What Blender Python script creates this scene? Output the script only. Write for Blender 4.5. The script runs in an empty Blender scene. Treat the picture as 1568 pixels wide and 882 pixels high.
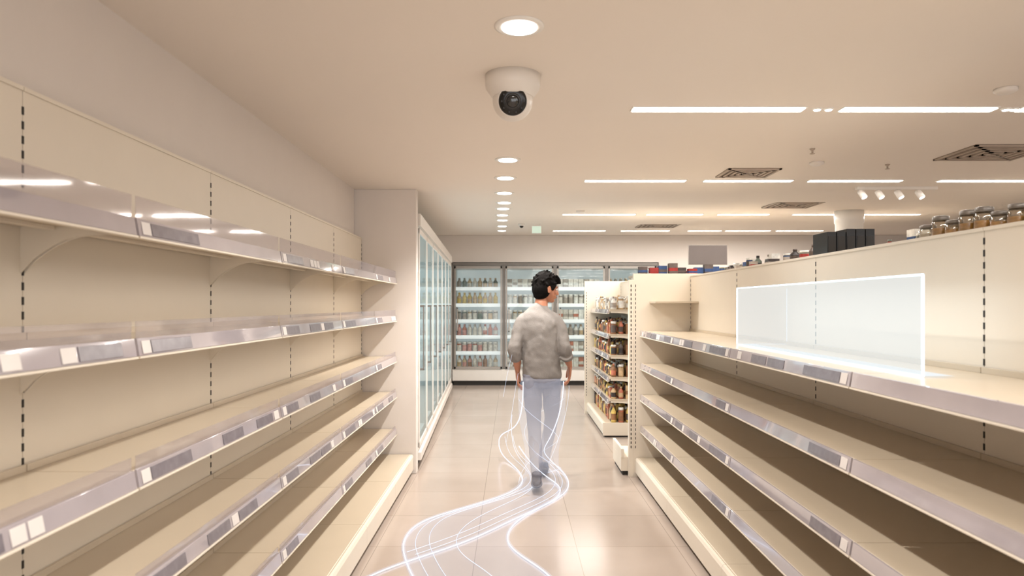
import bpy, bmesh, math, random
from mathutils import Vector, Matrix
random.seed(7)
S = bpy.context.scene
S.view_settings.view_transform = 'Standard'
S.view_settings.exposure = 0.43

# ---------------------------------------------------------------- materials
def lin(c):
    r = []
    for v in c:
        v /= 255.0
        r.append(v/12.92 if v <= 0.04045 else ((v+0.055)/1.055)**2.4)
    return tuple(r)+(1.0,)

def mat(name, col, rough=0.5, metal=0.0, var=0.04, nscale=6.0, bump=0.0, bscale=60.0,
        emis=None, estr=0.0, alpha=1.0, spec=0.5, coat=0.0, stretch=None):
    m = bpy.data.materials.new(name); m.use_nodes = True
    nt = m.node_tree; b = nt.nodes['Principled BSDF']
    tc = nt.nodes.new('ShaderNodeTexCoord')
    mp = nt.nodes.new('ShaderNodeMapping')
    if stretch: mp.inputs['Scale'].default_value = stretch
    nt.links.new(tc.outputs['Object'], mp.inputs['Vector'])
    n = nt.nodes.new('ShaderNodeTexNoise'); n.inputs['Scale'].default_value = nscale
    n.inputs['Detail'].default_value = 4
    nt.links.new(mp.outputs['Vector'], n.inputs['Vector'])
    cr = nt.nodes.new('ShaderNodeValToRGB')
    c = lin(col)
    cr.color_ramp.elements[0].color = tuple(max(0, v*(1-var)) for v in c[:3])+(1,)
    cr.color_ramp.elements[1].color = tuple(min(1, v*(1+var)) for v in c[:3])+(1,)
    cr.color_ramp.elements[0].position = .3; cr.color_ramp.elements[1].position = .7
    nt.links.new(n.outputs['Fac'], cr.inputs['Fac'])
    nt.links.new(cr.outputs['Color'], b.inputs['Base Color'])
    b.inputs['Roughness'].default_value = rough
    b.inputs['Metallic'].default_value = metal
    b.inputs['Specular IOR Level'].default_value = spec
    b.inputs['Coat Weight'].default_value = coat
    b.inputs['Alpha'].default_value = alpha
    if emis:
        b.inputs['Emission Color'].default_value = lin(emis)
        b.inputs['Emission Strength'].default_value = estr
    if bump > 0:
        n2 = nt.nodes.new('ShaderNodeTexNoise'); n2.inputs['Scale'].default_value = bscale
        nt.links.new(mp.outputs['Vector'], n2.inputs['Vector'])
        bp = nt.nodes.new('ShaderNodeBump'); bp.inputs['Strength'].default_value = bump
        bp.inputs['Distance'].default_value = 0.01
        nt.links.new(n2.outputs['Fac'], bp.inputs['Height'])
        nt.links.new(bp.outputs['Normal'], b.inputs['Normal'])
    return m

def glassmat(name, tint, gloss=0.12, rough=0.05, bump=0.0, fres=0.7):
    m = bpy.data.materials.new(name); m.use_nodes = True
    nt = m.node_tree; nt.nodes.clear()
    o = nt.nodes.new('ShaderNodeOutputMaterial'); mx = nt.nodes.new('ShaderNodeMixShader')
    t = nt.nodes.new('ShaderNodeBsdfTransparent'); t.inputs[0].default_value = tint
    g = nt.nodes.new('ShaderNodeBsdfGlossy'); g.inputs['Roughness'].default_value = rough
    lw = nt.nodes.new('ShaderNodeLayerWeight'); lw.inputs['Blend'].default_value = 0.25
    ma = nt.nodes.new('ShaderNodeMath'); ma.operation = 'MULTIPLY_ADD'
    ma.inputs[1].default_value = fres; ma.inputs[2].default_value = gloss; ma.use_clamp = True
    nt.links.new(lw.outputs['Fresnel'], ma.inputs[0])
    nt.links.new(ma.outputs[0], mx.inputs[0]); nt.links.new(t.outputs[0], mx.inputs[1]); nt.links.new(g.outputs[0], mx.inputs[2])
    nt.links.new(mx.outputs[0], o.inputs[0])
    return m

def acrylic(name):
    m = bpy.data.materials.new(name); m.use_nodes = True
    nt = m.node_tree; nt.nodes.clear()
    o = nt.nodes.new('ShaderNodeOutputMaterial'); mx = nt.nodes.new('ShaderNodeMixShader'); mx2 = nt.nodes.new('ShaderNodeMixShader')
    t = nt.nodes.new('ShaderNodeBsdfTransparent'); t.inputs[0].default_value = (.90,.88,.89,1)
    d = nt.nodes.new('ShaderNodeBsdfDiffuse'); d.inputs[0].default_value = (.62,.59,.62,1)
    g = nt.nodes.new('ShaderNodeBsdfGlossy'); g.inputs['Roughness'].default_value = .05
    tc = nt.nodes.new('ShaderNodeTexCoord'); mp = nt.nodes.new('ShaderNodeMapping'); mp.inputs['Scale'].default_value=(1,3.0,10)
    n = nt.nodes.new('ShaderNodeTexNoise'); n.inputs['Scale'].default_value = 1.6
    cr = nt.nodes.new('ShaderNodeValToRGB'); cr.color_ramp.elements[0].position=.4; cr.color_ramp.elements[0].color=(.04,.04,.04,1)
    cr.color_ramp.elements[1].position=.7; cr.color_ramp.elements[1].color=(.16,.16,.16,1)
    nt.links.new(tc.outputs['Object'],mp.inputs[0]); nt.links.new(mp.outputs[0],n.inputs[0]); nt.links.new(n.outputs['Fac'],cr.inputs[0])
    mx.inputs[0].default_value=.14
    nt.links.new(t.outputs[0],mx.inputs[1]); nt.links.new(d.outputs[0],mx.inputs[2])
    nt.links.new(cr.outputs[0],mx2.inputs[0]); nt.links.new(mx.outputs[0],mx2.inputs[1]); nt.links.new(g.outputs[0],mx2.inputs[2])
    nt.links.new(mx2.outputs[0],o.inputs[0]); return m

def ghostmat(name, col, strength, opac):
    m = bpy.data.materials.new(name); m.use_nodes = True
    nt = m.node_tree; nt.nodes.clear()
    o = nt.nodes.new('ShaderNodeOutputMaterial'); mx = nt.nodes.new('ShaderNodeMixShader')
    t = nt.nodes.new('ShaderNodeBsdfTransparent')
    e = nt.nodes.new('ShaderNodeEmission'); e.inputs[0].default_value = lin(col); e.inputs[1].default_value = strength
    mx.inputs[0].default_value = opac
    nt.links.new(t.outputs[0], mx.inputs[1]); nt.links.new(e.outputs[0], mx.inputs[2]); nt.links.new(mx.outputs[0], o.inputs[0])
    return m

M_cream = mat('cream_powdercoat', (229,219,203), .45, bump=.015, var=.01)
M_deck  = mat('cream_shelf_deck', (202,188,167), .3, var=.015)
M_slot  = mat('dark_slot', (40,36,32), .7)
M_chan  = mat('ticket_channel_plastic', (172,164,168), .08, var=.06, coat=1.0)
M_label = mat('white_price_label', (220,214,210), .4)
M_dlabel= mat('grey_digital_label', (122,116,122), .2, var=.12, nscale=30)
M_guard = acrylic('clear_acrylic')
M_kick  = mat('dark_kick', (45,42,40), .6)
M_wall  = mat('wall_paint', (225,217,210), .8, bump=.03, var=.01)
M_ceil  = mat('ceiling_paint', (236,227,217), .85, var=.012, nscale=.8)
M_white = mat('white_enamel', (236,232,226), .35, var=.01)
M_whiteb= mat('white_plastic', (230,223,215), .35, var=.01)
M_black = mat('black_plastic', (12,11,11), .2)
M_lens  = mat('lens_glass', (10,12,16), .04, coat=1)
M_darkf = mat('dark_aluminium', (96,92,88), .35, metal=.5)
M_coolf = mat('cooler_aluminium', (126,121,116), .35, metal=.3)
M_grey  = mat('grey_panel', (118,110,105), .6)
M_slat  = mat('diffuser_slat', (176,160,145), .5)
M_slatd = mat('diffuser_gap', (124,110,98), .8)
M_lamp  = mat('lamp_face', (255,250,240), .5, emis=(255,250,242), estr=6)
M_glass = glassmat('cooler_glass', (.93,.96,.96,1), .04, .03, fres=.4)
M_cool  = mat('cooler_interior_glow', (214,220,220), .5, emis=(226,238,240), estr=.24)  # cabinet lighting put into the back panel material as emission
M_coolL = mat('freezer_interior_glow', (222,234,238), .5, emis=(215,236,242), estr=.75)  # freezer back and shelves emit in place of inner lamps
M_glow  = ghostmat('glow_line', (224,234,255), 1.9, .8)
M_glow2 = ghostmat('glow_line_soft', (220,232,255), 1.2, .38)
M_haze  = ghostmat('glow_haze', (222,230,250), .95, .13)
M_sheath= ghostmat('glow_sheath', (222,230,250), .9, .10)
M_panelglow = ghostmat('hologram_panel', (232,240,242), .78, .62)
M_floorglow = ghostmat('hologram_floor', (232,244,255), .9, .6)
M_edge  = ghostmat('hologram_edge', (205,236,255), 2.6, 1)

def floormat():
    m = bpy.data.materials.new('floor_tiles'); m.use_nodes = True
    nt = m.node_tree; b = nt.nodes['Principled BSDF']
    tc = nt.nodes.new('ShaderNodeTexCoord'); mp = nt.nodes.new('ShaderNodeMapping')
    mp.inputs['Location'].default_value = (.22,.1,0)
    br = nt.nodes.new('ShaderNodeTexBrick'); br.offset = 0
    br.inputs['Scale'].default_value = 1; br.inputs['Brick Width'].default_value = .62; br.inputs['Row Height'].default_value = .62
    br.inputs['Mortar Size'].default_value = .0025; br.inputs['Mortar Smooth'].default_value = .3
    br.inputs['Color1'].default_value = lin((180,166,155)); br.inputs['Color2'].default_value = lin((175,161,150))
    br.inputs['Mortar'].default_value = lin((146,133,123))
    n = nt.nodes.new('ShaderNodeTexNoise'); n.inputs['Scale'].default_value = 2.2; n.inputs['Detail'].default_value = 8
    mx = nt.nodes.new('ShaderNodeMixRGB'); mx.blend_type = 'MULTIPLY'; mx.inputs[0].default_value = .25
    nt.links.new(tc.outputs['Object'], mp.inputs[0]); nt.links.new(mp.outputs[0], br.inputs[0]); nt.links.new(tc.outputs['Object'], n.inputs[0])
    cr = nt.nodes.new('ShaderNodeValToRGB'); cr.color_ramp.elements[0].color=(.75,.73,.7,1); cr.color_ramp.elements[0].position=.35; cr.color_ramp.elements[1].position=.65
    nt.links.new(n.outputs['Fac'], cr.inputs[0])
    nt.links.new(br.outputs['Color'], mx.inputs[1]); nt.links.new(cr.outputs[0], mx.inputs[2])
    nt.links.new(mx.outputs[0], b.inputs['Base Color'])
    b.inputs['Roughness'].default_value = .19
    return m
M_floor = floormat()

# ---------------------------------------------------------------- mesh builder
class MB:
    def __init__(s): s.v=[]; s.f=[]; s.m=[]; s.sm=[]
    def add(s, vs, fs, mi, sm=False):
        o=len(s.v); s.v+= [tuple(v) for v in vs]
        for f in fs: s.f.append([o+i for i in f]); s.m.append(mi); s.sm.append(sm)
    def box(s,x0,x1,y0,y1,z0,z1,mi=0):
        x0,x1=sorted((x0,x1)); y0,y1=sorted((y0,y1)); z0,z1=sorted((z0,z1))
        vs=[(x0,y0,z0),(x1,y0,z0),(x1,y1,z0),(x0,y1,z0),(x0,y0,z1),(x1,y0,z1),(x1,y1,z1),(x0,y1,z1)]
        s.add(vs,[(0,3,2,1),(4,5,6,7),(0,1,5,4),(1,2,6,5),(2,3,7,6),(3,0,4,7)],mi)
    def prism_y(s,poly,y0,y1,mi=0):
        n=len(poly)
        vs=[(p[0],y0,p[1]) for p in poly]+[(p[0],y1,p[1]) for p in poly]
        fs=[tuple(range(n)),tuple(reversed(range(n,2*n)))]+[(i,(i+n),((i+1)%n)+n,(i+1)%n) for i in range(n)]
        s.add(vs,fs,mi)
    def prism_x(s,poly,x0,x1,mi=0):
        n=len(poly)
        vs=[(x0,p[0],p[1]) for p in poly]+[(x1,p[0],p[1]) for p in poly]
        fs=[tuple(range(n)),tuple(reversed(range(n,2*n)))]+[(i,(i+n),((i+1)%n)+n,(i+1)%n) for i in range(n)]
        s.add(vs,fs,mi)
    def lathe(s,c,prof,mis,seg=12,mtx=None):
        vs=[]
        for r,z in prof:
            for i in range(seg):
                a=2*math.pi*i/seg
                p=Vector((r*math.cos(a),r*math.sin(a),z))
                if mtx: p=mtx@p
                vs.append((p[0]+c[0],p[1]+c[1],p[2]+c[2]))
        o=len(s.v); s.v+=vs
        for k in range(len(prof)-1):
            mi=mis[k] if isinstance(mis,(list,tuple)) else mis
            for i in range(seg):
                j=(i+1)%seg
                s.f.append([o+k*seg+i,o+k*seg+j,o+(k+1)*seg+j,o+(k+1)*seg+i]); s.m.append(mi); s.sm.append(True)
        m0=mis[0] if isinstance(mis,(list,tuple)) else mis
        m1=mis[-1] if isinstance(mis,(list,tuple)) else mis
        s.f.append([o+i for i in reversed(range(seg))]); s.m.append(m0); s.sm.append(False)
        e=o+(len(prof)-1)*seg
        s.f.append([e+i for i in range(seg)]); s.m.append(m1); s.sm.append(False)
    def build(s,name,mats,parent=None,bevel=0,loc=None):
        me=bpy.data.meshes.new(name); me.from_pydata(s.v,[],s.f)
        for m in mats: me.materials.append(m)
        for p,mi,sm in zip(me.polygons,s.m,s.sm): p.material_index=mi; p.use_smooth=sm
        bm=bmesh.new(); bm.from_mesh(me); bmesh.ops.recalc_face_normals(bm,faces=bm.faces); bm.to_mesh(me); bm.free()
        ob=bpy.data.objects.new(name,me); S.collection.objects.link(ob)
        if parent: ob.parent=parent
        if loc: ob.location=loc
        if bevel:
            b=ob.modifiers.new('b','BEVEL'); b.width=bevel; b.segments=2; b.limit_method='ANGLE'
        return ob
def empty(name,loc=(0,0,0)):
    e=bpy.data.objects.new(name,None); e.location=loc; S.collection.objects.link(e); e.empty_display_size=.1
    return e

# ---------------------------------------------------------------- room shell
YB=12.75
def cz(y): return 2.53 if y<=6.2 else 2.53+(y-6.2)*.27/6.5
b=MB(); b.box(-2.0,8.0,-4,13.6,-.1,0); b.build('floor',[M_floor])
b=MB(); b.box(-2.0,8.0,-4,6.2,2.53,2.63); b.build('ceiling',[M_ceil])
b=MB(); b.prism_x([(6.2,2.53),(13.5,cz(13.5)),(13.5,3.0),(6.2,3.0)],-2.0,8.0); b.build('ceiling_far',[M_ceil])
b=MB(); b.box(-1.5,-1.4,-4,6.05,0,2.53); b.build('wall_left',[M_wall])
b=MB(); b.box(-2.0,-1.9,6.05,13.5,0,2.83); b.build('wall_left_alcove',[M_wall])
b=MB(); b.box(-1.95,-.85,6.07,6.17,0,2.53); b.build('wall_partition',[M_wall],bevel=.006)
b=MB(); b.box(8.0,8.1,-4,13.5,0,2.83); b.build('wall_right',[M_wall])
b=MB(); b.box(-1.9,8,13.4,13.5,0,2.83); b.build('wall_back',[M_wall])
b=MB(); b.box(-1.9,8,YB,YB+.1,2.30,2.80); b.build('wall_bulkhead',[M_wall])
b=MB(); b.box(-1.9,-1.13,YB,YB+.1,0,2.30); b.build('wall_back_return',[M_wall])
b=MB(); b.box(2.74,8,YB,YB+.1,0,2.30); b.build('wall_back_side',[M_wall])
b=MB()
for x in (-1.4,0.9,3.2,5.5,7.95): b.box(x-.04,x+.04,-4.0,-3.92,0,2.53)
b.box(-1.4,8,-4,-3.92,2.43,2.53); b.box(-1.4,8,-4,-3.92,0,.1)
b.build('unseen_storefront_frame',[M_darkf])  # unseen frame, added; back left open so world light fills the room

# ---------------------------------------------------------------- gondola shelving
GM=[M_cream,M_deck,M_slot,M_chan,M_label,M_dlabel,M_guard,M_kick]
def gondola(name,xf,xb,xbase,ys,tiers,top,basez=.17,lab=.5):
    d=1 if xf>xb else -1
    root=empty(name,(xb,ys[0],0))
    off=Vector((-xb,-ys[0],0))
    body=MB()
    for i in range(len(ys)-1):
        y0,y1=ys[i]+.0012,ys[i+1]-.0012
        body.box(xb,xb-d*.035,y0,y1,.02,top,0)
        body.box(xb+d*.004,xb-d*.04,y0,y1,top,top+.012,0)
        body.box(xb,xbase-d*.02,y0,y1,basez-.02,basez,1)
        body.prism_y([(xbase,.04),(xbase,basez-.02),(xbase-d*.008,basez-.004),(xbase-d*.03,basez+.001),(xbase-d*.03,.04)],y0,y1,0)
        body.box(xb,xbase-d*.03,y0,y1,0,.04,7)
    for y in ys:
        z=.22
        while z<top-.03:
            body.box(xb-d*.001,xb+d*.0015,y-.004,y+.004,z,z+.022,2); z+=.04
    body.build('frame',GM,root).location=off
    sh=MB(); gd=MB()
    for (zt,guard) in tiers:
        for i in range(len(ys)-1):
            y0,y1=ys[i]+.002,ys[i+1]-.002
            sh.box(xb+d*.004,xf-d*.004,y0,y1,zt-.022,zt,1)
            sh.box(xb+d*.004,xb+d*.012,y0,y1,zt,zt+.02,1)
            sh.box(xf-d*.006,xf,y0,y1,zt-.05,zt+.002,0)
            sh.prism_y([(xf,zt-.046),(xf+d*.015,zt-.045),(xf+d*.007,zt+.003),(xf,zt+.004)],y0+.004,y1-.004,3)
            sh.box(xf,xf+d*.018,y0+.003,y1-.003,zt-.052,zt-.046,0)
            for k in (.3,.65): 
                xx=xb+(xf-xb)*k; sh.box(xx-.012,xx+.012,y0+.02,y1-.02,zt-.032,zt-.022,0)
            def lb(ya,w,k): sh.prism_y([(xf+d*.0155,zt-.040),(xf+d*.0172,zt-.040),(xf+d*.0102,zt-.004),(xf+d*.008,zt-.004)],ya,ya+w,k)
            y=y0+.02; lb(y,.045,4); y+=.05
            lb(y,random.uniform(.15,.3),5); y+=.36
            if random.random()<lab:
                while y<y1-.09:
                    w=random.choice((.045,.055)); q_=random.random()
                    if q_<.35: lb(y,w,4); y+=w+.008
                    elif q_<.5 and y+.2<y1: lb(y,.18,5); y+=.2
                    else: y+=.12
            if guard:
                gd.box(xf-d*.001,xf+d*.002,y0+.01,y1-.01,zt+.004,zt+guard)
            L=abs(xf-xb)-.02
            for yy in (y0+.004,y1-.008):
                pts=[(xb,zt-.022),(xb+d*L,zt-.022),(xb+d*L,zt-.04)]
                for t in range(1,8):
                    a=t/8; pts.append((xb+d*L*(1-a)*(1-.15*math.sin(a*math.pi)), zt-.04-.10*a**2.4))
                pts.append((xb,zt-.15))
                sh.prism_y(pts,yy,yy+.004,0)
    sh.build('shelves',GM,root,bevel=.0012).location=off
    if gd.v: gd.build('acrylic_guards',[M_guard],root).location=off
    return root,off

LY=[-1.4,-.32,.76,1.865,3.03,4.12,5.12,6.06]
gondola('wall_shelving',-1.035,-1.337,-.875,LY,[(1.735,.065),(1.405,.05),(1.045,.04),(.73,.03),(.40,.03)],2.085,.175,.45)
RY=[-.25,1.0,2.255,3.505,4.735,5.955]
rg,off=gondola('gondola_shelving',1.13,1.56,1.075,RY,[(1.275,0),(.99,0),(.715,0),(.445,0)],1.745,.17,.6)
e=MB()
e.box(1.06,2.02,5.957,6.0,0,1.775,0)
e.box(1.02,1.06,5.955,6.005,0.0,1.72,0)
e.box(1.6,2.02,RY[0],5.955,1.725,1.755,1)
e.box(1.6,1.64,RY[0],5.955,0.0,1.725,0)
e.box(2.0,2.02,RY[0],5.955,1.70,1.77,0)
for z in range(38): 
    e.box(1.035,1.043,5.9535,5.956,.25+z*.038,.272+z*.038,2)
    e.box(1.075,1.081,5.9555,5.9575,.25+z*.038,.272+z*.038,2)
e.box(.96,2.02,6.01,6.5,0.04,.16,0); e.box(.975,2.0,6.03,6.48,0,.04,7); e.box(.96,.985,6.0,6.5,.16,.235,0)
e.box(1.1,2.0,6.0,6.04,.16,1.77,0); e.box(1.1,2.0,6.0,6.45,1.75,1.77,1)
e.box(1.2,1.558,5.7,5.955,1.515,1.53,1)
e.build('end_panels',GM,rg,bevel=.002).location=off
PY=[7.75,8.58,9.4]
pt=[(1.45,0),(1.17,0),(.93,0),(.68,0),(.43,0)]
pg,poff=gondola('grocery_gondola',1.1,1.5,1.03,PY,pt,1.80,.16,.4)
e=MB(); e.box(1.0,1.95,9.4,9.44,0,1.83,0); e.box(1.54,1.58,7.75,9.4,0,1.8,0); e.box(1.54,1.95,7.75,9.4,.04,.18,0); e.box(1.54,1.95,7.75,9.4,1.74,1.78,0)
e.box(1.03,1.95,7.735,7.75,.02,.165,0)
for z in range(38): e.box(1.02,1.028,9.398,9.4,.25+z*.038,.272+z*.038,2)
e.build('end_panels',GM,pg,bevel=.002).location=poff

# ---------------------------------------------------------------- products
PC=[(222,216,206),(200,172,134),(146,104,72),(190,114,90),(218,190,106),(92,80,74),(166,156,146),(56,50,50),(206,150,142),(116,126,116),(232,230,224),(146,40,33),(48,76,124)]
PM=[mat('pack_%d'%i,c,.4,var=.25,nscale=25) for i,c in enumerate(PC)]
M_jar=glassmat('jar_glass',(.9,.88,.82,1),.15,.05)
def item(b,x,y,z,w,h,pal,kind=None):
    kind=kind or random.choice('bbcj'); m=random.choice(pal); c=random.choice(pal)
    if kind=='c':
        b.box(x-w*.45,x+w*.45,y-w*.4,y+w*.4,z,z+h*.9,m); b.box(x-w*.451,x+w*.451,y-w*.401,y+w*.401,z+h*.3,z+h*.55,c)
    elif kind=='b':
        r=w*.42
        b.lathe((x,y,z),[(r,0),(r,h*.15),(r,h*.5),(r,h*.62),(r*.4,h*.8),(r*.38,h*.86),(r*.42,h*.86),(r*.42,h)],[m,c,m,m,m,c,c],8)
    else:
        r=w*.45
        b.lathe((x,y,z),[(r,0),(r,h*.1),(r,h*.6),(r*.9,h*.7),(r*.95,h*.7),(r*.95,h*.85)],[m,c,m,10,10],8)
b=MB()
for zt,_ in pt+[(.16,0)]:
    x=1.16
    while x<1.46:
        y=7.80
        while y<9.35:
            item(b,x,y,zt,.07,random.uniform(.13,.17) if zt>.2 else .2,[1,2,4,5,7,2,3] if zt<1.2 else [0,10,6,1]); y+=.085
        x+=.085
b.build('groceries',PM,pg).location=poff
b=MB()
for k in range(34):
    yy=3.0+k*.085
    if 3.42<yy<3.86: continue
    if random.random()<.8: item(b,1.78+random.uniform(-.06,.1),yy,1.757,random.uniform(.05,.08),random.uniform(.05,.10),[5,11,7,6,9,12,10])
b.build('packaged_goods',PM)
b=MB()
for k in range(9): item(b,1.2+k*.085,6.25+random.uniform(-.1,.1),1.771,.085,random.uniform(.06,.12),[12,7,5,7,11,12],'c')
b.build('small_cartons',PM)
b=MB()
for k in range(5):
    x0=1.64+k*.05; b.box(x0,x0+.046,3.55,3.72,1.756,1.756+(.14 if k>1 else .125),0)
    b.box(x0+.004,x0+.042,3.548,3.55,1.77,1.86,1)
b.build('black_boxes',[M_black,mat('black_spine',(30,28,28),.5)],bevel=.003)
b=MB()
M_gold=mat('golden_contents',(206,160,90),.5,var=.3,nscale=30)
for k in range(14):
    for r_ in range(2):
        x=1.74+r_*.12; y=1.75+k*.085+r_*.02; r=.032; hh=random.choice((1,1,1.15,.85))
        b.lathe((x,y,1.757),[(r,0),(r,.045*hh),(r,.046*hh)],random.choice((1,1,3)),12)
        b.lathe((x,y,1.757),[(r+.002,0),(r+.002,.065*hh),(r*.85,.073*hh)],0,12)
        b.lathe((x,y,1.757),[(r*.9,.073*hh),(r*.95,.075*hh),(r*.95,.088*hh),(r*.8,.090*hh)],2,12)
b.build('storage_jars',[M_jar,M_gold,M_coolf,PM[0]])
def row(name,x0,x1,y0,y1,top):
    r=empty(name,((x0+x1)/2,y0,0)); of=Vector((-(x0+x1)/2,-y0,0))
    b=MB(); xm=(x0+x1)/2
    b.box(x0,x1,y0,y1,.04,.16,0); b.box(x0+.02,x1-.02,y0,y1,0,.04,2)
    b.box(xm-.03,xm+.03,y0,y1,.16,top,0); b.box(x0+.02,x1-.02,y0,y0+.03,.16,top,0); b.box(x0+.02,x1-.02,y1-.03,y1,.16,top,0)
    for z in (.45,.75,1.05,1.35,1.65,top): b.box(x0+.02,x1-.02,y0,y1,z-.025,z,1)
    b.build('frame',[M_cream,M_deck,M_kick],r,bevel=.003).location=of
    p=MB()
    for z in (.16,.45,.75,1.05,1.35,1.65,top):
        y=y0+.08
        while y<y1-.05:
            if z<top or not (8.6<y<9.4 and x0<3):
                for x in (x0+.1,x1-.1): item(p,x,y,z,.1,random.uniform(.08,.16),[5,7,6,0,10,11,9,2])
            y+=.13
    p.build('goods',PM,r).location=of
row('stocked_gondola',2.45,3.25,7.0,11.2,1.86)
row('stocked_gondola.001',4.4,5.2,5.2,11.0,1.78)

# ---------------------------------------------------------------- back wall cooler
r=empty('glass_door_cooler',(0.8,YB,0)); of=Vector((-.8,-YB,0))
X0,X1=-1.11,2.72; n=4; w=(X1-X0)/n
b=MB()
b.box(X0,X1,YB+.6,YB+.64,.1,2.28,1); b.box(X0,X0+.04,YB,YB+.6,.1,2.28,0); b.box(X1-.04,X1,YB,YB+.6,.1,2.28,0)
b.box(X0,X1,YB,YB+.62,2.18,2.28,0); b.box(X0,X1,YB-.03,YB+.6,.09,.30,0); b.box(X0+.02,X1-.02,YB,YB+.5,0,.09,3)
b.box(X0,X1,YB-.03,YB,2.235,2.285,2)
zs=(.31,.61,.91,1.21,1.51,1.82)
for z in zs[1:]:
    b.box(X0+.04,X1-.04,YB+.12,YB+.6,z-.03,z,0); b.box(X0+.04,X1-.04,YB+.10,YB+.12,z-.045,z+.02,4)
for i in range(n+1): b.box(X0+i*w-.03,X0+i*w+.03,YB-.03,YB+.03,.30,2.24,2)
b.build('cabinet',[M_white,M_cool,M_coolf,M_kick,mat('shelf_edge_emissive',(230,230,228),.4,emis=(240,244,245),estr=.4)],r).location=of  # shelf edge strips carry faint emission in their material
b=MB()
for i in range(n):
    a0,a1=X0+i*w+.035,X0+(i+1)*w-.035
    for (p,q,u,v) in ((a0,a0+.028,.31,2.22),(a1-.028,a1,.31,2.22),(a0,a1,.31,.35),(a0,a1,2.18,2.22)): b.box(p,q,YB-.045,YB-.015,u,v,0)
    b.box(a0+.05,a0+.07,YB-.09,YB-.07,1.0,1.45,0); b.box(a0+.05,a0+.07,YB-.09,YB-.045,1.0,1.02,0); b.box(a0+.05,a0+.07,YB-.09,YB-.045,1.43,1.45,0)
b.build('door_frames',[mat('door_frame_grey',(170,164,158),.35,metal=.2)],r).location=of
b=MB()
for i in range(n):
    a0,a1=X0+i*w+.06,X0+(i+1)*w-.06; b.box(a0,a1,YB-.032,YB-.030,.34,2.19)
b.build('door_glass',[M_glass],r).location=of
b=MB()
for si,z in enumerate(zs):
    for i in range(n):
        pal=random.choice([[0,1,8,10],[3,0,0,8],[6,0,9,1],[2,1,0,8]])
        if i==0 and si==4: pal=[4,4,1]
        if i>0: pal=pal[:2]+[0,10,10,6]
        x=X0+i*w+.11; kd=random.choice('bjc')
        while x<X0+(i+1)*w-.07:
            h=.225 if si<5 else .19
            item(b,x,YB+.19,z,.10,h,pal,kd); item(b,x,YB+.3,z,.10,h,pal,kd); x+=.098
b.build('bottles_and_cartons',PM,r).location=of

# ---------------------------------------------------------------- side freezer row
r=empty('upright_freezer',(-.86,6.2,0)); r.rotation_euler=(0,0,math.radians(2.05))
L=5.5; n=7; w=L/n
b=MB()
b.box(-.64,-.60,0,L,.1,2.3,1); b.box(-.62,0,0,.04,.1,2.3,0); b.box(-.62,0,L-.04,L,.1,2.3,0)
b.box(-.64,0.0,0,L,2.2,2.34,0); b.box(0,.03,0,L,2.22,2.33,0); b.box(-.6,0.0,0,L,.09,.30,0); b.box(-.58,-.02,0,L,0,.09,2)
b.box(0,.035,0,L,.09,.16,0)
for z in (.65,1.0,1.35,1.7,2.0): b.box(-.6,-.1,.04,L-.04,z-.02,z,1)
for i in range(n+1): b.box(-.05,.0,max(0,i*w-.03),min(L,i*w+.03),.3,2.2,0)
b.build('cabinet',[M_whiteb,M_coolL,M_kick],r)
b=MB()
for i in range(n):
    a0,a1=i*w+.015,(i+1)*w-.015
    for (p,q,u,v) in ((a0,a0+.025,.2,2.2),(a1-.025,a1,.2,2.2),(a0,a1,.2,.25),(a0,a1,2.15,2.2)): b.box(.004,.02,p,q,u,v,0)
    b.box(.045,.055,a0+.05,a0+.060,.9,1.5,1); b.box(.018,.055,a0+.05,a0+.060,.9,.92,1); b.box(.018,.055,a0+.05,a0+.060,1.48,1.5,1)
b.build('door_frames',[M_whiteb,M_coolf],r,bevel=.003)
b=MB()
for i in range(n): b.box(.012,.014,i*w+.04,(i+1)*w-.04,.24,2.16)
b.build('door_glass',[glassmat('freezer_glass',(.90,.97,1,1),.06,.03,fres=.4)],r)
b=MB()
for z in (.3,.65,1.0,1.35,1.7):
    y=.12
    while y<L-.1: item(b,-.25,y,z,.12,.22,[0,10,0,6,12,9,10],'c'); y+=.15
b.build('frozen_packs',PM,r)

# ---------------------------------------------------------------- lights
WARM=(1.0,.945,.885)
def area(name,loc,sx,sy,e,parent=None,rot=(0,0,0),col=WARM,spread=180):
    l=bpy.data.lights.new(name,'AREA'); l.shape='RECTANGLE'; l.size=sx; l.size_y=sy; l.energy=e; l.color=col; l.spread=math.radians(spread)
    o=bpy.data.objects.new(name,l); S.collection.objects.link(o); o.location=loc; o.rotation_euler=rot
    if parent: o.parent=parent
    return o
rows={3.58:[(.634,1.525),(1.73,2.525),(2.66,3.5),(3.7,4.5)],
 5.64:[(.605,1.43),(1.59,2.31),(2.456,3.21),(3.53,4.35),(4.5,5.3)],
 8.44:[(.63,1.52),(1.67,2.35),(2.55,3.17),(3.48,4.25),(4.3,5.03)],
 11.43:[(.69,1.56),(1.83,2.63),(2.95,3.5),(3.58,4.32),(4.43,5.2)],
 1.4:[(.634,1.525),(1.73,2.525),(2.66,3.5)], -1.0:[(.634,1.525),(1.73,2.525)]}
for y,segs in rows.items():
    for (a,c) in segs:
        z=cz(y); rr=empty('linear_ceiling_light',((a+c)/2,y,z)); h=(c-a)/2
        b=MB(); b.box(-h-.008,h+.008,-.045,.045,-.006,.002,0); b.box(-h,h,-.034,.034,-.010,-.005,1)
        b.build('fitting',[M_white,M_lamp],rr)
        area('lamp',(0,0,-.02),2*h,.06,6.2 if y<8 else 16,rr)
dl=[(.027,2.52),(-.03,4.83),(-.053,5.52),(-.07,6.28),(-.08,7.1),(-.1,7.72),(-.12,8.53),(-.13,9.3),(-.15,10.4),(-.17,11.4),(.03,.5),(.03,-1.2)]  # last two are out of view, added to brighten the near aisle
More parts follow.
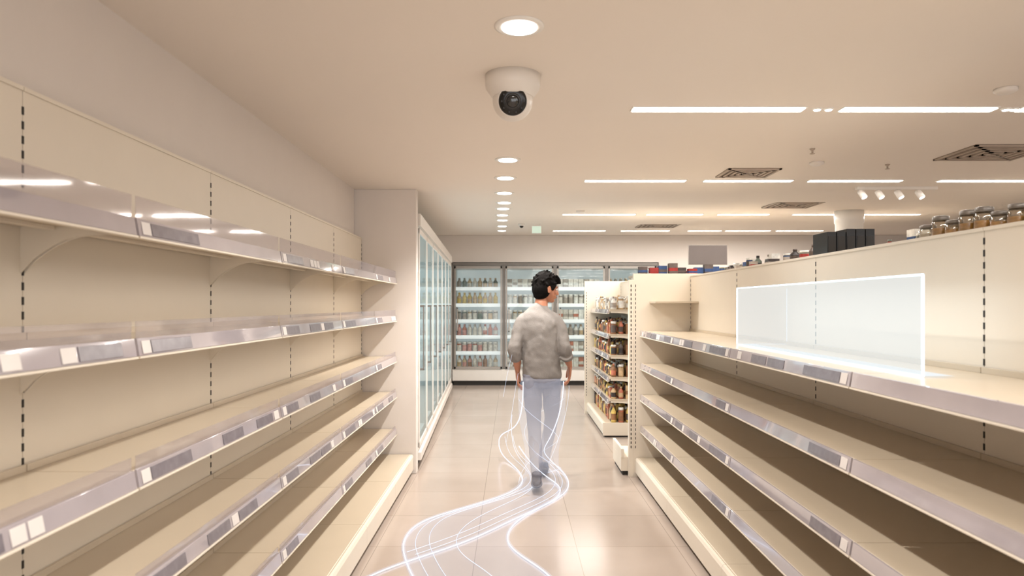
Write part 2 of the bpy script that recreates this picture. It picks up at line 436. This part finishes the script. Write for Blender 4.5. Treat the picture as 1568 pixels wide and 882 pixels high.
for i,(x,y) in enumerate(dl):
    z=cz(y); rr=empty('recessed_downlight',(x,y,z))
    b=MB(); b.lathe((0,0,0),[(.092,.001),(.092,-.004),(.082,-.008),(.068,-.006)],0,40)
    b.lathe((0,0,0),[(.066,-.0055),(.064,-.010),(.03,-.011)],1,32)
    b.build('fitting',[M_white,M_lamp],rr)
    l=bpy.data.lights.new('lamp','SPOT'); l.energy=82 if i<3 or i>9 else 46; l.spot_size=math.radians(130); l.spot_blend=.7; l.shadow_soft_size=.03; l.color=WARM
    o=bpy.data.objects.new('lamp',l); S.collection.objects.link(o); o.parent=rr; o.location=(0,0,-.03)
for (x,y) in ((1.60,3.58),(1.66,3.58),(2.59,3.58),(2.63,3.58)):
    rr=empty('mini_spotlight',(x,y,cz(y))); b=MB(); b.lathe((0,0,0),[(.026,.001),(.026,-.005),(.02,-.008)],0,20); b.lathe((0,0,0),[(.018,-.008),(.016,-.011)],1,20); b.build('fitting',[M_white,M_lamp],rr)
W=bpy.data.worlds.new('world'); S.world=W; W.use_nodes=True
W.node_tree.nodes['Background'].inputs[0].default_value=(1.0,.97,.96,1); W.node_tree.nodes['Background'].inputs[1].default_value=1.9

# ---------------------------------------------------------------- ceiling equipment
c=empty('dome_security_camera',(0.003,3.07,2.53))
b=MB(); b.lathe((0,0,0),[(.124,0),(.124,-.045),(.120,-.06),(.102,-.085),(.094,-.097),(.092,-.099)],0,64); b.build('mount',[M_whiteb],c)
b=MB(); prof=[]
for k in range(25):
    a=math.pi*k/24; prof.append((max(.001,.090*math.sin(a)),-.113+.090*math.cos(a)))
b.lathe((0,0,0),prof,0,48); b.build('eyeball',[M_whiteb],c)
dirv=Vector((0,-3.07,-.93)).normalized(); q=dirv.to_track_quat('Z','Y').to_matrix().to_4x4()
ctr=Vector((0,0,-.113))
b=MB()
b.lathe(ctr,[(.071,.045),(.071,.064),(.065,.073),(.061,.073)],0,48,q)
b.lathe(ctr,[(.062,.06),(.062,.0745),(.054,.081),(.036,.083)],1,48,q)
b.lathe(ctr,[(.036,.083),(.035,.089),(.028,.089)],3,40,q)
b.lathe(ctr,[(.028,.0892),(.022,.0915),(.012,.094),(.002,.095)],2,32,q)
for k in range(10):
    a=k*math.pi/5; p=q@Vector((.048*math.cos(a),.048*math.sin(a),.082)); b.lathe(ctr+p,[(.004,0),(.003,.002)],3,10,q)
b.build('lens_module',[M_whiteb,M_black,M_lens,mat('lens_ring',(52,50,50),.35)],c)
def diffuser(x,y,w,d):
    rr=empty('air_diffuser',(x,y,cz(y))); b=MB()
    b.box(-w/2,w/2,-d/2,d/2,-.004,.001,1)
    for k in range(5):
        s_=1-k*.2; a,e_=w/2*s_,d/2*s_; t=.02
        z0,z1=-.012-.001*k,-.004
        b.box(-a,a,-e_,-e_+t,z0,z1,0); b.box(-a,a,e_-t,e_,z0,z1,0); b.box(-a,-a+t,-e_,e_,z0,z1,0); b.box(a-t,a,-e_,e_,z0,z1,0)
    b.build('grille',[M_slat,M_slatd],rr)
diffuser(3.25,4.6,.55,.45); diffuser(1.83,5.3,.4,.34); diffuser(3.0,7.3,.5,.45); diffuser(2.2,10.3,.6,.5)
for (x,y) in ((2.2,4.93),(2.35,3.25),(.8,8.0)):
    b=MB(); b.lathe((0,0,0),[(.05,0),(.05,-.012),(.035,-.022),(.01,-.025)],0,24); b.build('smoke_detector',[M_whiteb],None,loc=(x,y,cz(y)))
for (x,y) in ((1.98,4.5),(2.75,5.0)):
    b=MB(); b.lathe((0,0,0),[(.018,0),(.014,-.008),(.006,-.012),(.006,-.03),(.016,-.032),(.016,-.035)],0,14); b.build('fire_sprinkler',[M_slat],None,loc=(x,y,cz(y)))
t=empty('track_spotlights',(3.35,5.95,cz(5.95)))
b=MB(); b.box(-.35,.35,-.02,.02,-.025,0,0)
for k,x in enumerate((-.3,-.15,.02,.2)):
    mt=Matrix.Rotation(math.radians(150),4,'X')@Matrix.Rotation(math.radians(15),4,'Y')
    b.box(x-.006,x+.006,-.006,.006,-.05,-.02,0)
    b.lathe((x,0,-.06),[(.022,-.035),(.026,-.025),(.028,.045),(.025,.045)],0,16,mt); b.lathe((x,0,-.06),[(.022,.0455),(.016,.047)],1,16,mt)
b.build('track',[M_whiteb,M_lamp],t)
b=MB(); b.lathe((0,0,0),[(.16,0),(.16,.1),(.15,.11),(.15,2.45),(.16,2.46),(.16,cz(8.0))],0,40); b.build('round_column',[M_white],None,loc=(3.95,8.0,0))
s=empty('exit_sign',(.36,10,cz(10))); b=MB(); b.box(-.07,.07,-.012,.012,-.14,-.03,0); b.box(-.065,.065,-.0135,-.012,-.135,-.035,1); b.box(-.05,-.045,-.003,.003,-.03,0,0); b.box(.045,.05,-.003,.003,-.03,0,0)
b.build('panel',[M_white,mat('exit_face',(205,225,212),.5,emis=(210,232,218),estr=.3)],s)
b=MB(); b.lathe((0,0,0),[(.05,0),(.05,-.02),(.035,-.03)],0,20); b.lathe((0,0,0),[(.03,-.03),(.025,-.05),(.01,-.058)],1,20); b.build('small_dome_camera',[M_white,M_black],None,loc=(.14,10,cz(10)))
s=empty('category_sign',(2.58,9.0,1.865)); b=MB(); b.box(-.25,.25,-.012,.012,.17,.42,0); b.box(-.256,.256,-.009,.009,.165,.425,1); b.box(-.01,.01,-.01,.01,0,.17,1); b.box(-.1,.1,-.06,.06,0,.008,1)
b.build('board',[mat('sign_face',(78,72,70),.9,spec=.2),M_grey],s)

# ---------------------------------------------------------------- hologram box on the shelf
h=empty('glowing_highlight_box',(1.27,2.11,1.279))
HL,HH,HD=1.74,.315,.28
b=MB(); t=.003
b.box(-t,t,0,HL,-.002,.003); b.box(-t,t,0,HL,HH-t,HH+t); b.box(-t,t,-t,t,0,HH); b.box(-t,t,HL-t,HL+t,0,HH)
b.build('front_edges',[M_edge],h)
b=MB(); t=.0012
b.box(0,HD,HL-t,HL+t,0,.002); b.box(HD-t,HD+t,HL-t,HL+t,0,HH)
b.build('rear_edges',[M_glow2],h)
b=MB(); b.add([(0,0,0),(0,HL,0),(0,HL,HH),(0,0,HH)],[(0,1,2,3)],0); b.build('glow_panel',[M_panelglow],h)
b=MB(); b.add([(0,0,.001),(.10,0,.001),(.10,HL,.001),(0,HL,.001)],[(0,1,2,3)],0); b.build('glow_floor',[M_floorglow],h)
area('glow_light',(.05,HL/2,HH-.01),.05,HL-.1,1.4,h,(0,0,0),(.85,.94,1))

# ---------------------------------------------------------------- motion trails
def curve(name,pts,r,m,parent):
    cu=bpy.data.curves.new(name,'CURVE'); cu.dimensions='3D'; cu.bevel_depth=r; cu.bevel_resolution=2; cu.resolution_u=12
    sp=cu.splines.new('NURBS'); sp.points.add(len(pts)-1)
    for p,q_ in zip(sp.points,pts): p.co=(q_[0],q_[1],q_[2] if len(q_)>2 else .008,1)
    sp.use_endpoint_u=True; sp.order_u=4
    o=bpy.data.objects.new(name,cu); S.collection.objects.link(o); cu.materials.append(m); o.parent=parent; return o
tr=empty('glowing_motion_trail')
A=[(-.45,3.5),(-.56,3.78),(-.64,4.05),(-.70,4.32),(-.66,4.68),(-.45,4.93),(-.174,5.21),(.05,5.5),(.12,5.9),(.0,6.4),(-.12,6.75,.03),(-.14,6.7,.2),(-.06,6.2,.35),(.06,5.6,.5),(.09,5.5,.7),(.09,5.5,.88)]
C=[(-.86,3.6),(-.78,3.80),(-.53,4.05),(-.25,4.34),(-.02,4.71),(.22,5.05),(.44,5.4),(.50,5.85),(.42,6.3),(.28,6.5,.1),(.30,5.9,.3),(.36,5.6,.5),(.41,5.55,.7),(.42,5.55,.88)]
B=[(.28,3.5),(.217,3.78),(.07,4.02),(-.05,4.29),(-.01,4.64),(.168,4.98),(.35,5.25),(.42,5.6),(.30,5.9),(.15,6.0,.12),(.06,5.8,.3)]
D=[(.0,3.5),(-.1,3.78),(-.29,4.02),(-.38,4.34),(-.31,4.7),(-.073,5.09),(.15,5.44),(.2,5.8),(.1,6.1,.1),(-.02,5.8,.3),(.0,5.6,.6)]
curve('trail_a',A,.0032,M_glow,tr); curve('trail_b',B,.0032,M_glow,tr); curve('trail_c',C,.0032,M_glow,tr); curve('trail_d',D,.002,M_glow2,tr)
for nm,P_ in (('a',A),('b',B),('c',C)): curve('trail_halo_'+nm,P_[:9],.012,M_haze,tr)
for dx in (.07,.15):
    curve('trail_soft',[(p[0]+dx,p[1]+dx*.6)+tuple(p[2:]) for p in A[:12]],.0018,M_glow2,tr)
    curve('trail_soft_b',[(p[0]-dx*.7,p[1]+dx*.5)+tuple(p[2:]) for p in C[2:11]],.0018,M_glow2,tr)
curve('side_line_a',[(.0,5.5,1.1),(-.04,5.5,.95),(-.07,5.5,.76)],.0011,M_glow2,tr)
curve('side_line_b',[(.05,5.5,.95),(.02,5.5,.8),(.0,5.5,.6),(-.05,5.7,.35)],.0013,M_glow2,tr)
curve('side_line_c',[(.46,5.5,.85),(.46,5.5,.7),(.40,5.5,.45),(.30,5.6,.2)],.0013,M_glow2,tr)
for k,(ph,turns) in enumerate(((0,1.2),(3.2,1.0))):
    P_=[]
    for i in range(26):
        t=i/25; z=.70*(1-t)+.02; a=ph+turns*2*math.pi*t
        P_.append((.245+(.19-.05*math.sin(t*math.pi))*math.cos(a),5.70+(.18+.15*t)*math.sin(a),z))
    curve('leg_loop_%d'%k,P_,.0013,M_glow2,tr)
def ribbon(name,P,Q,n=14):
    b=MB(); m_=min(len(P),len(Q),n)
    g=lambda p:(p[0],p[1],p[2] if len(p)>2 else .006)
    vs=[g(p) for p in P[:m_]]+[g(p) for p in Q[:m_]]
    b.add(vs,[(i,i+1,m_+i+1,m_+i) for i in range(m_-1)],0,True)
    o=b.build(name,[M_haze],tr); sb=o.modifiers.new('s','SUBSURF'); sb.levels=2; sb.render_levels=2
ribbon('haze_a',A[:8],D[:8]); ribbon('haze_b',D[:7],B[:7])
b=MB(); seg=24; prof=[(.165,.12,.90),(.20,.15,.78),(.19,.16,.55),(.14,.2,.3),(.14,.28,.1),(.2,.4,.012)]
vs=[];fs=[]
for (a,e_,z) in prof:
    for i in range(seg): th=2*math.pi*i/seg; vs.append((.248+a*math.cos(th),5.67+e_*math.sin(th),z))
for k in range(len(prof)-1):
    for i in range(seg): j=(i+1)%seg; fs.append((k*seg+i,k*seg+j,(k+1)*seg+j,(k+1)*seg+i))
b.add(vs,fs,0,True); b.build('leg_sheath',[M_sheath],tr)

# ---------------------------------------------------------------- walking man
man=empty('walking_man',(.23,5.66,0)); mo=Vector((-.23,-5.66,0))
def catmull(P,sub=5):
    out=[]
    P=[Vector(p) for p in P]; n=len(P)
    for i in range(n-1):
        p0=P[max(0,i-1)];p1=P[i];p2=P[i+1];p3=P[min(n-1,i+2)]
        for s_ in range(sub):
            t=s_/sub; out.append(.5*((2*p1)+(p2-p0)*t+(2*p0-5*p1+4*p2-p3)*t*t+(3*p1-p0-3*p2+p3)*t**3))
    out.append(P[-1]); return out
def loft(b,pts,ref=(1,0,0),sub=5,seg=20,mi=0):
    pos=catmull([p[:3] for p in pts],sub); rad=catmull([(p[3],p[4],0) for p in pts],sub)
    vs=[];n=len(pos); ref=Vector(ref)
    for i in range(n):
        t=(pos[min(n-1,i+1)]-pos[max(0,i-1)]).normalized()
        a=(ref-t*ref.dot(t)).normalized(); c=t.cross(a)
        for k in range(seg):
            th=2*math.pi*k/seg; vs.append(pos[i]+a*rad[i][0]*math.cos(th)+c*rad[i][1]*math.sin(th))
    fs=[]
    for i in range(n-1):
        for k in range(seg): j=(k+1)%seg; fs.append((i*seg+k,i*seg+j,(i+1)*seg+j,(i+1)*seg+k))
    vs.append(pos[0]); vs.append(pos[-1])
    for k in range(seg):
        j=(k+1)%seg; fs.append((n*seg,j,k)); fs.append((n*seg+1,(n-1)*seg+k,(n-1)*seg+j))
    b.add(vs,fs,mi,True)
def ell(b,c,r,mtx=None,mi=0,seg=20,rings=14):
    vs=[];fs=[]
    for i in range(rings+1):
        ph=math.pi*i/rings
        for k in range(seg):
            th=2*math.pi*k/seg; p=Vector((r[0]*math.sin(ph)*math.cos(th),r[1]*math.sin(ph)*math.sin(th),r[2]*math.cos(ph)))
            if mtx: p=mtx@p
            vs.append(p+Vector(c))
    for i in range(rings):
        for k in range(seg): j=(k+1)%seg; fs.append((i*seg+k,(i+1)*seg+k,(i+1)*seg+j,i*seg+j))
    b.add(vs,fs,mi,True)
def fuse(b,name,m,vox,smooth=3,parent=man,off=mo,disp=0,dscale=.1):
    me=bpy.data.meshes.new(name); me.from_pydata(b.v,[],b.f)
    bm=bmesh.new(); bm.from_mesh(me); bmesh.ops.remove_doubles(bm,verts=bm.verts,dist=1e-5); bmesh.ops.recalc_face_normals(bm,faces=bm.faces); bm.to_mesh(me); bm.free()
    me.materials.append(m)
    o=bpy.data.objects.new(name,me); S.collection.objects.link(o); o.parent=parent; o.location=off
    r_=o.modifiers.new('r','REMESH'); r_.mode='VOXEL'; r_.voxel_size=vox; r_.use_smooth_shade=True
    if smooth: s_=o.modifiers.new('s','SMOOTH'); s_.factor=.5; s_.iterations=smooth
    if disp:
        tx=bpy.data.textures.new(name+'_folds','CLOUDS'); tx.noise_scale=dscale; tx.noise_depth=1
        d_=o.modifiers.new('d','DISPLACE'); d_.texture=tx; d_.strength=disp; d_.mid_level=.5; d_.texture_coords='LOCAL'
        s2=o.modifiers.new('s2','SMOOTH'); s2.iterations=2
    return o
M_skin=mat('skin',(184,126,98),.55,var=.04); M_hair=mat('black_hair',(12,9,8),.85,var=.4,nscale=60,bump=.4,bscale=90,stretch=(1,1,.2),spec=.12)
M_shirt=mat('grey_knit_shirt',(138,133,129),.9,var=.05,bump=.25,bscale=150,spec=.2)
def pantmat():
    m=mat('pale_trousers',(130,128,138),.85,var=.06,bump=.2,bscale=120,emis=(210,216,236),estr=.08)
    nt=m.node_tree; b_=nt.nodes['Principled BSDF']; tc=nt.nodes.new('ShaderNodeTexCoord'); sp=nt.nodes.new('ShaderNodeSeparateXYZ'); mr=nt.nodes.new('ShaderNodeMapRange')
    mr.inputs['From Min'].default_value=.1; mr.inputs['From Max'].default_value=.92; mr.inputs['To Min'].default_value=.24; mr.inputs['To Max'].default_value=.66
    nt.links.new(tc.outputs['Object'],sp.inputs[0]); nt.links.new(sp.outputs['Z'],mr.inputs['Value']); nt.links.new(mr.outputs[0],b_.inputs['Alpha']); return m
M_pant=pantmat()
M_shoe=mat('pale_trainers',(104,100,106),.6,alpha=.62); M_eye=mat('eye_white',(230,226,220),.2); M_lip=mat('lips',(166,96,80),.5)
b=MB()
loft(b,[(.248,5.66,.895,.158,.115),(.248,5.66,.93,.166,.121),(.243,5.655,1.02,.158,.119),(.236,5.655,1.15,.157,.116),(.228,5.655,1.28,.167,.117),(.224,5.655,1.36,.170,.108),(.226,5.655,1.41,.150,.092),(.231,5.66,1.455,.105,.075),(.238,5.668,1.487,.064,.062),(.243,5.675,1.512,.054,.058)],seg=32)
loft(b,[(.14,5.66,1.395,.05,.05),(.092,5.658,1.378,.056,.062),(.060,5.645,1.31,.055,.064),(.040,5.625,1.22,.055,.064),(.022,5.600,1.14,.055,.062),(.030,5.612,1.09,.050,.054),(.040,5.63,1.055,.041,.044)])
loft(b,[(.31,5.66,1.395,.05,.05),(.358,5.658,1.378,.056,.062),(.393,5.65,1.31,.055,.064),(.416,5.64,1.22,.055,.064),(.438,5.63,1.14,.055,.062),(.446,5.655,1.09,.050,.054),(.452,5.675,1.055,.041,.044)])
for (cx,sgn) in ((.030,-1),(.447,1)):
    loft(b,[(cx,5.628,1.085,.052,.056),(cx+sgn*.003,5.640,1.070,.054,.058),(cx+sgn*.004,5.65,1.055,.050,.053)],sub=3)
fuse(b,'shirt',M_shirt,.0065,3,disp=.018,dscale=.085)
b=MB()
loft(b,[(.245,5.66,1.0,.145,.10),(.245,5.66,.93,.154,.112),(.245,5.655,.87,.150,.115),(.245,5.655,.82,.13,.10)],seg=28)
loft(b,[(.170,5.655,.92,.082,.10),(.168,5.64,.80,.080,.092),(.175,5.625,.65,.069,.078),(.183,5.60,.50,.058,.062),(.190,5.53,.34,.054,.060),(.196,5.45,.20,.049,.052),(.197,5.42,.135,.049,.051)])
loft(b,[(.322,5.66,.92,.082,.10),(.328,5.70,.80,.080,.092),(.335,5.77,.65,.069,.078),(.332,5.84,.50,.058,.064),(.308,5.91,.33,.054,.060),(.285,5.965,.18,.049,.053),(.278,5.98,.09,.051,.055)])
fuse(b,'trousers',M_pant,.008,4,disp=.012,dscale=.07)
b=MB()
loft(b,[(.197,5.375,.115,.030,.030),(.197,5.405,.10,.038,.045),(.198,5.46,.085,.042,.045),(.200,5.53,.052,.047,.036),(.203,5.60,.034,.042,.026),(.204,5.635,.028,.025,.016)],sub=4)
loft(b,[(.197,5.42,.17,.04,.04),(.197,5.43,.10,.04,.045)],sub=3)
loft(b,[(.275,5.93,.048,.030,.035),(.276,5.96,.05,.038,.046),(.280,6.04,.05,.042,.044),(.287,6.12,.04,.048,.034),(.293,6.19,.03,.042,.026),(.296,6.225,.027,.025,.018)],sub=4)
loft(b,[(.277,5.98,.12,.04,.04),(.277,5.98,.06,.04,.045)],sub=3)
fuse(b,'shoes',M_shoe,.006,3)
def arm(b,cuff,wrist,side):
    w=Vector(wrist); c_=Vector(cuff)
    loft(b,[(*c_,.038,.042),(*(c_.lerp(w,.4)),.036,.040),(*(c_.lerp(w,.8)),.027,.031),(*w,.022,.029),(w.x,w.y+.004,w.z-.02,.020,.031)])
    loft(b,[(w.x,w.y,w.z-.005,.019,.028),(w.x,w.y+.004,w.z-.035,.017,.038),(w.x-side*.002,w.y+.005,w.z-.07,.016,.042),(w.x-side*.004,w.y+.004,w.z-.095,.013,.040)],sub=4)
    for k,(dy,ln) in enumerate(((.033,.070),(.011,.080),(-.011,.074),(-.032,.058))):
        x0=w.x-side*.004;y0=w.y+.004+dy;z0=w.z-.088; cu=.012+.005*k
        loft(b,[(x0,y0,z0,.0095,.0100),(x0-side*.001,y0+dy*.05,z0-ln*.35,.0090,.0094),(x0-side*cu*.7,y0+dy*.08,z0-ln*.68,.0083,.0086),(x0-side*cu*1.8,y0+dy*.08,z0-ln*.95,.0072,.0074),(x0-side*cu*2.0,y0+dy*.08,z0-ln,.004,.004)],sub=3,seg=12)
    loft(b,[(w.x-side*.004,w.y+.025,w.z-.025,.014,.013),(w.x-side*.012,w.y+.046,w.z-.05,.0125,.012),(w.x-side*.018,w.y+.058,w.z-.078,.010,.010),(w.x-side*.022,w.y+.060,w.z-.103,.008,.008),(w.x-side*.022,w.y+.060,w.z-.108,.004,.004)],ref=(1,0,0),sub=3,seg=12)
b=MB(); arm(b,(.038,5.625,1.09),(.046,5.675,.960),-1); arm(b,(.449,5.668,1.09),(.484,5.725,.990),1)
fuse(b,'forearms_and_hands',M_skin,.0032,2)
hd=empty('head_group',(0,0,0)); hd.parent=man; hd.location=(.056,.015,1.632); hd.rotation_euler=(math.radians(-6),math.radians(0),math.radians(-68))
b=MB()
ell(b,(0,-.012,.03),(.076,.094,.098)); ell(b,(0,.030,-.035),(.058,.058,.072)); ell(b,(0,.055,-.088),(.028,.026,.020))
ell(b,(0,.072,.022),(.050,.022,.012)); ell(b,(.036,.058,-.022),(.022,.024,.020)); ell(b,(-.036,.058,-.022),(.022,.024,.020))
loft(b,[(0,.082,.015,.008,.008),(0,.096,-.010,.010,.010),(0,.106,-.028,.014,.011),(0,.094,-.036,.014,.008)],sub=3,seg=12)
ell(b,(0,.086,-.055),(.022,.009,.006)); ell(b,(0,.084,-.066),(.019,.009,.006))
for sx in (1,-1):
    ell(b,(sx*.078,-.008,-.005),(.010,.020,.032)); ell(b,(sx*.083,-.014,.004),(.008,.016,.022))
head=fuse(b,'head',M_skin,.004,2,parent=hd,off=(0,0,0))
b=MB(); loft(b,[(.252,5.675,1.60,.052,.056),(.246,5.672,1.54,.052,.054),(.24,5.665,1.49,.058,.058),(.236,5.66,1.45,.070,.060)],seg=24); fuse(b,'neck',M_skin,.006,2)
b=MB()
for sx in (1,-1):
    ell(b,(sx*.030,.075,.004),(.012,.010,.008),mi=0); ell(b,(sx*.030,.0835,.004),(.0055,.003,.0055),mi=1)
    loft(b,[(sx*.016,.089,.024,.003,.003),(sx*.032,.088,.028,.004,.004),(sx*.048,.078,.022,.002,.002)],ref=(0,0,1),sub=3,seg=8,mi=1)
ell(b,(0,.092,-.0565),(.020,.006,.004),mi=2); ell(b,(0,.090,-.065),(.017,.006,.005),mi=2)
b.build('facial_features',[M_eye,M_hair,M_lip],hd)
b=MB()
ell(b,(0,-.022,.048),(.092,.104,.096)); ell(b,(0,-.045,.000),(.088,.080,.092)); ell(b,(0,-.052,-.055),(.068,.056,.042))
random.seed(3)
for k in range(170):
    th=random.uniform(0,2*math.pi); ph=random.uniform(0,1.75)
    d_=Vector((math.sin(ph)*math.cos(th),math.sin(ph)*math.sin(th),math.cos(ph)))
    p=Vector((0,-.022,.044))+Vector((d_.x*.088,d_.y*.098,d_.z*.092))
    if p.y>.045 and p.z<.07: continue
    if p.y>-.03 and p.z<.02: continue
    tip=p+Vector((random.uniform(-.02,.02),random.uniform(-.01,.025),random.uniform(-.03,.012)))+d_*.014
    loft(b,[(*p,.013,.010),(*p.lerp(tip,.6),.010,.008),(*tip,.004,.003)],ref=(.3,.5,.8),sub=2,seg=8)
for x in (-.05,-.03,-.008,.015,.038,.056):
    loft(b,[(x,.045,.118,.018,.012),(x*1.05,.080,.088,.016,.010),(x*1.1+.006,.090,.050,.008,.006)],ref=(1,0,0),sub=3,seg=8)
for sx in (1,-1):
    loft(b,[(sx*.07,.02,.06,.02,.03),(sx*.082,.018,.02,.014,.026),(sx*.082,.016,-.012,.006,.01)],ref=(1,0,0),sub=3,seg=10)
fuse(b,'hair',M_hair,.004,1,parent=hd,off=(0,0,0))

# ---------------------------------------------------------------- camera
cam=bpy.data.cameras.new('camera'); co=bpy.data.objects.new('camera',cam); S.collection.objects.link(co); S.camera=co
co.location=(0,0,1.5); co.rotation_euler=(math.radians(90),0,0)
cam.sensor_width=36; cam.lens=24.0; cam.shift_y=.0166; cam.clip_start=.05
cam.dof.use_dof=True; cam.dof.focus_distance=4.6; cam.dof.aperture_fstop=3.2
